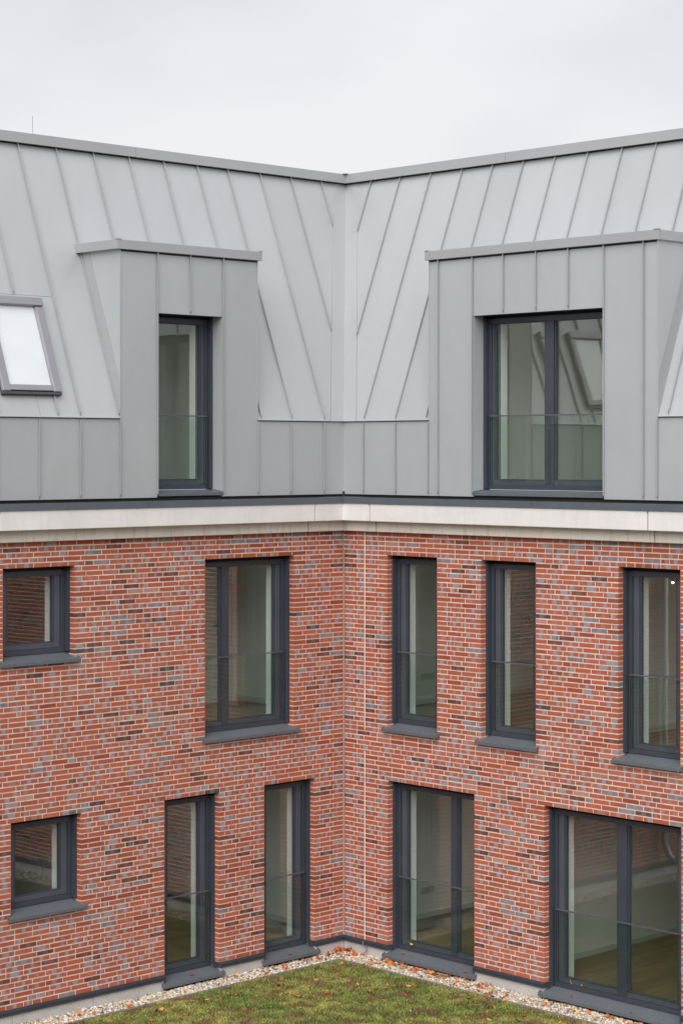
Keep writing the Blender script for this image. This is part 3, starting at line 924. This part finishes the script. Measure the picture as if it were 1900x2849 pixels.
for side, seams in (('L', [-0.778, -0.212, 0.345, 0.918, 1.442, 2.002, 2.564, 3.126, 3.691, 4.256, 4.815, 5.40, 5.97, 6.54, 7.11, 7.68, 8.25]),
                    ('R', [-0.748, -0.190, 0.380, 0.948, 1.484, 2.008, 2.532, 3.058, 3.597, 4.113, 4.67, 5.23, 5.80, 6.37, 6.94, 7.51, 8.08])):
    p, q = DORM[side]
    base = MB()
    pb = [(-0.03, -0.0), (p, 0.0), (p, TD), (q, TD), (q, 0.0), (SMAX, 0.0), (SMAX, TMAX), (-TMAX * CA - 0.03, TMAX)]
    base.prism([slope_pt(side, s, t, -0.013) for s, t in pb], [slope_pt(side, s, t, -0.03) for s, t in pb])
    rf = base.build('mansard_roof', M['zinc_trim'], bld)
    rf['label'] = 'zinc mansard slope with a skylight' if side == 'L' else 'zinc mansard slope above the wide dormer'
    edges = [-TMAX * CA + VW] + seams + [8.9]
    for i, (a, b) in enumerate(zip(edges, edges[1:])):
        a2, b2 = a + (G if i else 0), b - G
        t0, t1 = -0.012, TMAX
        polys = []
        if b2 <= p or a2 >= q:
            if side == 'L' and a2 > 4.2 and b2 < 5.5:
                polys = [[(a2, t0), (b2, t0), (b2, TSK - 0.004), (a2, TSK - 0.004)], [(a2, TSK), (b2, TSK), (b2, t1), (a2, t1)]]
            else:
                polys = [clip_valley([(a2, t0), (b2, t0), (b2, t1), (a2, t1)])]
        elif a2 >= p and b2 <= q: polys = [[(a2, TD), (b2, TD), (b2, t1), (a2, t1)]]
        elif a2 < p: polys = [[(a2, t0), (p, t0), (p, TD), (b2, TD), (b2, t1), (a2, t1)]]
        else: polys = [[(a2, TD), (q, TD), (q, t0), (b2, t0), (b2, t1), (a2, t1)]]
        for po in polys:
            if len(po) >= 3: slope_panel(side, po, rf)
    for s in seams:
        tb = max(0.02, (VW - s) / CA + 0.02)
        if p < s < q: tb = TD
        if side == 'L' and 4.7 < s < 5.0: tb = TSK
        slope_seam(side, s, tb, TMAX, rf)
    if side == 'L': slope_seam('L', 4.575, 0.015, SK[2] - 0.03, rf)
    # valley flashing
    slope_panel(side, [(-0.0, -0.013), (VW, -0.013), (VW - TMAX * CA, TMAX), (-TMAX * CA, TMAX)], rf, 'valley_flashing', off=0.004, th=0.006)
    # dark strip standing in for the shadow under the coping
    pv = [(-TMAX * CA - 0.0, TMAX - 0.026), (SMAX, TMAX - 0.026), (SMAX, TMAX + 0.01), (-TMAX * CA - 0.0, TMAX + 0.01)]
    slope_panel(side, pv, rf, 'shade_strip', off=0.0055, th=0.004, mat='membrane')
    # drip edge where the slope meets the facade
    m = MB()
    for a, b in ((0.0, p), (q, SMAX)):
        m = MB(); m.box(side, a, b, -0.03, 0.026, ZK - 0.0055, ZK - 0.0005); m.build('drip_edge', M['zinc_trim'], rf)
        m = MB(); m.box(side, a, b, -0.01, 0.003, ZK - 0.017, ZK - 0.006); m.build('shade_strip', M['membrane'], rf)  # dark strip imitates the shadow line below the drip edge
    # coping
    js = ([-1.205 - 0.4, 2.48, 6.6, SMAX] if side == 'L' else [-1.205, 1.736, 5.8, SMAX])
    for a, b in zip(js, js[1:]):
        m = MB(); m.profile(side, [(-1.200, 10.207), (-1.205, 10.332), (-1.62, 10.318), (-1.62, 10.20), (-1.212, 10.212)], a + 0.002, b - 0.002)
        m.build('coping', M['zinc_trim'], rf)
m = MB(); m.prism([(1.14, 1.20, 10.334), (1.20, 1.14, 10.334), (1.27, 1.21, 10.334), (1.21, 1.27, 10.334)], [(1.14, 1.20, 10.345), (1.20, 1.14, 10.345), (1.27, 1.21, 10.350), (1.21, 1.27, 10.350)])
m.build('coping_corner_clip', M['zinc'], bld)
m = MB(); m.quad((-SMAX, 1.3, 10.19), (5, 1.3, 10.19), (5, 5, 10.19), (-SMAX, 5, 10.19)); m.quad((1.3, -SMAX, 10.192), (5, -SMAX, 10.192), (5, 1.3, 10.192), (1.3, 1.3, 10.192))
m.build('flat_roof', M['membrane'], bld)

# skylight(s) in the slope
def skylight(s0, s1, t0, t1, label=None):
    def bx(a, b, c, d, h0, h1):
        m = MB(); m.hexa([slope_pt('L', s, t, h) for h in (h0, h1) for s, t in ((a, c), (b, c), (b, d), (a, d))]); return m
    m = MB()
    m.prism([slope_pt('L', s0, t0, 0.001), slope_pt('L', s1, t0, 0.001), slope_pt('L', s1, t1, 0.001), slope_pt('L', s0, t1, 0.001)],
            [slope_pt('L', s0, t0, 0.028), slope_pt('L', s1, t0, 0.028), slope_pt('L', s1, t1, 0.028), slope_pt('L', s0, t1, 0.028)])
    k = m.build('skylight', M['skydark'], bld)
    if label: k['label'] = label
    w = 0.105
    bx(s0 - 0.004, s0 + w, t0, t1 - 0.105, 0.0285, 0.075).build('side_cover', M['skyframe'], k, bevel=0.012)
    bx(s1 - w, s1 + 0.004, t0, t1 - 0.105, 0.0285, 0.075).build('side_cover', M['skyframe'], k, bevel=0.012)
    bx(s0 - 0.006, s1 + 0.006, t1 - 0.102, t1, 0.0285, 0.095).build('head_cover', M['skyframe'], k, bevel=0.008)
    bx(s0 + w + 0.002, s1 - w - 0.002, t0 + 0.014, t0 + 0.085, 0.0285, 0.066).build('bottom_cover', M['skyframe'], k, bevel=0.006)
    bx(s0 - 0.004, s1 + 0.004, t0 - 0.03, t0 - 0.001, 0.001, 0.060).build('bottom_seal', M['skydark'], k)
    bx(s0 + w, s1 - w, t0 + 0.085, t1 - 0.103, 0.029, 0.034).build('blind', M['blind'], k)
    bx(s0 + w + 0.001, s1 - w - 0.001, t0 + 0.086, t1 - 0.104, 0.050, 0.056).build('pane', M['sky_glass'], k)
skylight(*SK)
skylight(6.62, 7.40, 0.285, 1.465)
# downpipe out on the wall beyond the picture, it shows in the large window
m = MB(); m.tube([W('L', 6.3, 0.10, 5.5), W('L', 6.3, 0.10, 0.55), W('L', 6.3, 0.13, 0.42), W('L', 6.3, 0.20, 0.32), W('L', 6.3, 0.27, 0.27)], 0.05, 12)
m.build('downpipe', M['pipe'], bld, smooth=True)

# ------------------------------------------------------------------ small things
m = MB(); m.tube([(-3.855, 1.5, 10.30), (-3.857, 1.5, 10.60)], 0.0042, 6)
tag(m.build('lightning_rod', M['edging']), 'thin metal lightning rod standing on the roof coping against the sky', 'lightning rod')
m = MB(); m.tube([W('R', 0.388, 0.032, 0.17), W('R', 0.388, 0.034, 0.115), W('R', 0.445, 0.020, 0.105), W('R', 0.460, 0.03, 0.07), W('R', 0.44, 0.07, 0.03), W('R', 0.40, 0.09, 0.012)], 0.007, 6)
tag(m.build('drain_tube', M['cable'], smooth=True), 'thin grey tube curling out of the wall joint onto the pebbles', 'tube')
m = MB(); m.box('L', ER, 14, EL, EL + 0.006, -0.06, 0.030)
tag(m.build('lawn_edging', M['edging']), 'thin metal edging strip between pebbles and lawn under the wall with small square windows', 'edging')
m = MB(); m.box('R', EL, 14, ER, ER + 0.006, -0.06, 0.030)
tag(m.build('lawn_edging', M['edging']), 'thin metal edging strip between pebbles and lawn under the wide double window', 'edging')
# earthing wire on the lawn beyond the picture, it shows in the large window
m = MB(); m.tube([(-4.4, -1.75, 0.05), (-4.6, -1.6, 0.09), (-5.2, -1.5, 0.07), (-9.0, -1.35, 0.06)], 0.006, 6)
tag(m.build('earthing_wire', M['edging']), 'thin pale wire lying on the lawn, mirrored in the wide double window', 'wire')

# gravel
icv, icf = [], []
def ico():
    bm = bmesh.new(); bmesh.ops.create_icosphere(bm, subdivisions=1, radius=1.0)
    v = np.array([x.co[:] for x in bm.verts]); f = [tuple(q.index for q in p.verts) for p in bm.faces]; bm.free(); return v, np.array(f)
iv, fi = ico()
nr = np.random.default_rng(5)
PC = np.array([(0.62, 0.57, 0.49), (0.50, 0.40, 0.27), (0.56, 0.40, 0.20), (0.30, 0.29, 0.27), (0.20, 0.21, 0.21), (0.66, 0.62, 0.57), (0.40, 0.22, 0.12), (0.48, 0.43, 0.36), (0.14, 0.13, 0.12)])
PW = np.array([.20, .15, .11, .10, .07, .14, .06, .13, .04])
V, Fq, Cc = [], [], []
def pebble(x, y, z):
    r = nr.uniform(0.011, 0.021) * (1.25 if nr.random() < 0.12 else 1)
    sc = np.array([r * nr.uniform(0.9, 1.5), r * nr.uniform(0.7, 1.1), r * nr.uniform(0.45, 0.8)])
    v = iv * sc * nr.uniform(0.86, 1.12, (12, 1))
    a = nr.uniform(0, 6.283); tl = nr.uniform(-0.5, 0.5)
    ca, sa, ct, stt = math.cos(a), math.sin(a), math.cos(tl), math.sin(tl)
    v = v @ np.array([[1, 0, 0], [0, ct, stt], [0, -stt, ct]]) @ np.array([[ca, sa, 0], [-sa, ca, 0], [0, 0, 1]])
    i = len(V) * 12
    V.append(v + (x, y, z)); Fq.append(fi + i)
    c = PC[nr.choice(len(PC), p=PW)] * nr.uniform(0.9, 1.3)
    Cc.append(np.tile(np.append(c, 1.0), (12, 1)))
def gz(x, y): return 0.004 + 0.012 * mnoise.noise(Vector((x*3, y*3, 1.7)))
for n_, dens in (('near', 2500), ('far', 1300)):
    s_a, s_b = (0.0, 5.9) if n_ == 'near' else (5.9, 9.0)
    for _ in range(int(dens * (s_b - s_a) * EL)):
        s = nr.uniform(s_a, s_b); d = nr.uniform(0.012, EL - 0.012)
        x, y, _z = W('L', s, d, 0); pebble(x, y, gz(x, y) - nr.uniform(0, 0.02))
    for _ in range(int(dens * (s_b - s_a) * ER)):
        s = nr.uniform(max(s_a, EL * 0.8), s_b); d = nr.uniform(0.012, ER - 0.012)
        x, y, _z = W('R', s, d, 0); pebble(x, y, gz(x, y) - nr.uniform(0, 0.02))
V = np.concatenate(V); Fq = np.concatenate(Fq); Cc = np.concatenate(Cc)
me = bpy.data.meshes.new('gravel'); me.from_pydata(V.tolist(), [], Fq.tolist())
a = me.attributes.new('pcol', 'FLOAT_COLOR', 'POINT'); a.data.foreach_set('color', Cc.ravel())
me.polygons.foreach_set('use_smooth', [True] * len(me.polygons))
me.materials.append(M['gravel'])
o = bpy.data.objects.new('gravel', me); col.objects.link(o)
tag(o, 'strip of pale rounded pebbles along the foot of the walls', 'gravel', kind='stuff')

# moss and short grass: small blades, denser where the lawn is seen
N = 230000
bx = -ER - 0.01 - np.abs(nr.uniform(0, 1, N)) * 7.2
by = -EL - 0.01 - np.abs(nr.uniform(0, 1, N)) * 7.2
depth = (bx + 18.83) * Fw.x + (by + 19.4) * Fw.y
ux = 950 + 5767 * ((bx + 18.83) * Rt.x + (by + 19.4) * Rt.y) / depth
uy = 1258 + 5767 * 6.47 / depth
keep = ((ux > -80) & (ux < 1980) & (uy < 2900)) | (nr.uniform(0, 1, N) < 0.05)
bx, by = bx[keep], by[keep]
# four blades at every kept spot
bx = np.repeat(bx, 4) + nr.normal(0, 0.012, len(bx) * 4); by = np.repeat(by, 4) + nr.normal(0, 0.012, len(by) * 4)
ok = (bx < -ER - 0.006) & (by < -EL - 0.006)
bx, by = bx[ok], by[ok]; n = len(bx)
bz = np.array([lawn_z(x, y) * (0.3 + 0.7 * min(1.0, min(-ER - x, -EL - y) / 0.12)) for x, y in zip(bx, by)])
big = np.array([mnoise.noise(Vector((x*1.3, y*1.3, 5.0))) for x, y in zip(bx, by)])
mid = np.array([mnoise.noise(Vector((x*5.5, y*5.5, 9.0))) for x, y in zip(bx, by)])
hgt = nr.uniform(0.010, 0.026, n) * (1 + 0.5 * mid)
ang = nr.uniform(0, 6.283, n); wd = nr.uniform(0.0035, 0.007, n)
lean = nr.uniform(0.3, 1.3, n) * hgt
lx, ly = np.cos(ang + 1.57 + nr.normal(0, .6, n)) * lean, np.sin(ang + 1.57) * lean
dx, dy = np.cos(ang) * wd, np.sin(ang) * wd
vv = np.empty((n, 3, 3))
vv[:, 0] = np.stack([bx - dx, by - dy, bz - 0.004], 1); vv[:, 1] = np.stack([bx + dx, by + dy, bz - 0.004], 1); vv[:, 2] = np.stack([bx + lx, by + ly, bz + hgt], 1)
green = np.array((0.135, 0.190, 0.042)); olive = np.array((0.258, 0.248, 0.072)); dark = np.array((0.060, 0.075, 0.022)); brown = np.array((0.150, 0.085, 0.048)); lime = np.array((0.29, 0.33, 0.095))
w1 = np.clip(0.5 + 1.3 * big, 0, 1)[:, None]; w2 = np.clip(0.45 + 1.4 * mid, 0, 1)[:, None]
gc = (green * (1 - w1) + olive * w1) * (0.40 + 0.65 * w2) + dark * 0.35 * (1 - w2)
patch = np.clip((np.array([mnoise.noise(Vector((x*3.1, y*3.1, 21.0))) for x, y in zip(bx, by)]) - 0.19) * 4.0, 0, 1)[:, None]
k = nr.uniform(0, 1, n)
br = k < 0.13 + 0.6 * np.clip(-mid - 0.18, 0, 1) * 2
gc[br] = brown * nr.uniform(0.5, 1.3, (br.sum(), 1))
li = (k > 0.90) & ~br
gc[li] = lime * nr.uniform(0.7, 1.2, (li.sum(), 1))
gc = gc * (1 - 0.75 * patch) + brown * 0.75 * patch
gc *= nr.uniform(1.05, 1.95, (n, 1))
me = bpy.data.meshes.new('moss_and_grass')
me.vertices.add(n * 3); me.vertices.foreach_set('co', vv.ravel())
me.loops.add(n * 3); me.loops.foreach_set('vertex_index', np.arange(n * 3))
me.polygons.add(n); me.polygons.foreach_set('loop_start', np.arange(n) * 3); me.polygons.foreach_set('loop_total', np.full(n, 3))
me.update()
a = me.attributes.new('gcol', 'FLOAT_COLOR', 'POINT')
a.data.foreach_set('color', np.concatenate([np.repeat(gc, 3, 0), np.ones((n * 3, 1))], 1).ravel())
me.materials.append(M['blade'])
o = bpy.data.objects.new('grass', me); col.objects.link(o)
tag(o, 'short mossy grass covering the courtyard lawn', 'grass', kind='stuff')

# fallen leaves
def leaf_mesh(seed, curl, wide):
    r = random.Random(seed)
    L, nseg = 1.0, 5
    v, f = [], []
    for i in range(nseg + 1):
        u = i / nseg
        w = wide * math.sin(math.pi * min(1, u * 0.94 + 0.05)) ** 0.8 * (1 - 0.25 * u) * r.uniform(0.85, 1.15) if 0 < i < nseg else 0.01
        zc = curl * (u - 0.5) ** 2 * 1.6
        up = w * r.uniform(0.25, 0.7) * curl * 1.6
        v += [(u - 0.5, -w, zc + up), (u - 0.5, 0, zc), (u - 0.5, w, zc + up * r.uniform(0.3, 1.1))]
    for i in range(nseg):
        a = i * 3
        f += [(a, a+1, a+4, a+3), (a+1, a+2, a+5, a+4)]
    k = len(v); v += [(-0.72, 0.02, 0.10 * curl), (-0.72, -0.02, 0.10 * curl)]
    f.append((k, k+1, 1))
    zmin = min(p[2] for p in v)
    v = [(x, y, z - zmin) for x, y, z in v]
    me = bpy.data.meshes.new('fallen_leaf'); me.from_pydata(v, [], f)
    me.polygons.foreach_set('use_smooth', [True] * len(f)); return me
LEAVES = {}
for cname, mt in LEAFM.items():
    LEAVES[cname] = []
    for q in range(4):
        me = leaf_mesh(hash(cname) % 97 + q if False else len(cname) * 7 + q, (0.25, 0.5, 0.8, 0.4)[q], (0.26, 0.22, 0.30, 0.34)[q])
        me.materials.append(mt); LEAVES[cname].append(me)
def leaf(x, y, z, cname, size, r, label, group=None, tilt=0.35):
    o = bpy.data.objects.new('fallen_leaf', r.choice(LEAVES[cname]))
    o.location = (x, y, z); o.scale = (size, size, size)
    o.rotation_euler = (r.gauss(0, tilt), r.gauss(0, tilt), r.uniform(0, 6.283))
    col.objects.link(o)
    return tag(o, label, 'leaf', group)
lr = random.Random(31)
def pick(): 
    k = lr.random()
    return 'orange' if k < .40 else 'rust red' if k < .66 else 'brown' if k < .80 else 'yellow ochre' if k < .90 else 'pale pink'
def in_view(x, y, z=0.02):
    u, v = project((x, y, z)); return -15 < u < 1915 and v < 2862
def art(c): return ('an ' if c[0] in 'aeiou' else 'a ') + c
def zone(x, y):
    if max(-x, -y) < 1.5: return 'below the inner corner'
    if -y > -x: return 'in front of the double windows' if -y < 3.0 else 'in front of the widest window'
    return 'in front of the narrow tall windows' if -x < 3.2 else 'in front of the blank brick wall'
def dim(sz, lo, hi): return 'small' if sz < lo else 'large' if sz > hi else 'mid-sized'
n = 0
while n < 130:                                   # on the lawn
    x = -ER - 0.03 - lr.random() * 5.5; y = -EL - 0.03 - lr.random() * 5.5
    if not in_view(x, y): continue
    c = pick()
    sz = lr.uniform(0.045, 0.085)
    leaf(x, y, lawn_z(x, y) + 0.014, c, sz, lr, f'{dim(sz, .057, .072)} {c} leaf on the mossy lawn {zone(x, y)}', 'fallen leaves on the lawn')
    n += 1
n = 0
while n < 160:                                   # on the pebbles, drifted against the sills and into the corner
    k = lr.random()
    if k < 0.26: side, s, d = lr.choice('LR'), abs(lr.gauss(0, 0.20)) + 0.05, abs(lr.gauss(0.05, 0.09)) + 0.02
    elif k < 0.58: side, s, d = 'R', lr.choice((lr.gauss(0.95, 0.15), lr.gauss(1.75, 0.25), lr.uniform(0.75, 2.5))), 0.085 + abs(lr.gauss(0.01, 0.10))
    elif k < 0.70: side, s, d = 'R', lr.uniform(3.4, 5.4), 0.10 + abs(lr.gauss(0.02, 0.16))
    elif k < 0.80: side, s, d = 'R', lr.uniform(2.3, 3.4), lr.uniform(0.03, ER - 0.03)
    elif k < 0.92: side, s, d = 'L', lr.uniform(0.4, 1.6), 0.09 + abs(lr.gauss(0.02, 0.1))
    else: side, s, d = 'L', lr.uniform(1.4, 5.2), lr.uniform(0.03, EL - 0.03)
    if d > (EL if side == 'L' else ER) - 0.03: continue
    x, y, _ = W(side, s, d, 0)
    if not in_view(x, y): continue
    c = pick()
    sz = lr.uniform(0.05, 0.095)
    leaf(x, y, gz(x, y) + 0.016, c, sz, lr, f'{dim(sz, .064, .08)} {c} leaf on the pale pebbles {zone(x, y)}', 'fallen leaves on the pebbles', 0.55)
    n += 1
zs_ = 0.03 + GFB - 0.006
for side, s, d, c, lab in (('L', 2.55, -0.03, 'rust red', 'rust red leaf on the low sill of the tall window next to the pier'),
                           ('L', 0.95, 0.0, 'rust red', 'rust red leaf on the low sill nearest the corner, left of it'),
                           ('R', 1.02, -0.06, 'rust red', 'rust red leaf on the low sill just right of the corner'),
                           ('R', 2.17, 0.02, 'rust red', 'small rust red leaf at the outer end of the low sill right of the corner'),
                           ('R', 3.80, -0.03, 'rust red', 'small rust red leaf at the inner end of the widest low sill'),
                           ('R', 4.72, 0.02, 'rust red', 'small rust red leaf near the middle of the widest low sill')):
    x, y, _ = W(side, s, d, 0)
    leaf(x, y, zs_ - 0.062 * (d + 0.17) / 0.23 + 0.006, c, 0.065, lr, lab, None, 0.1)
for side, s, e, z, c, lab in (('R', 1.10, 0.155, 0.225, 'yellow ochre', 'ochre leaf caught on the bottom frame of the double window near the corner'),
                              ('R', 3.70, 0.155, 0.225, 'yellow ochre', 'large ochre leaf caught on the bottom frame of the widest window'),
                              ('R', 3.88, 0.155, 0.215, 'orange', 'small orange leaf caught on the bottom frame of the widest window')):
    x, y, _ = W(side, s, -e + 0.025, 0)
    leaf(x, y, z, c, 0.075 if 'large' in lab else 0.05, lr, lab, None, 0.7)
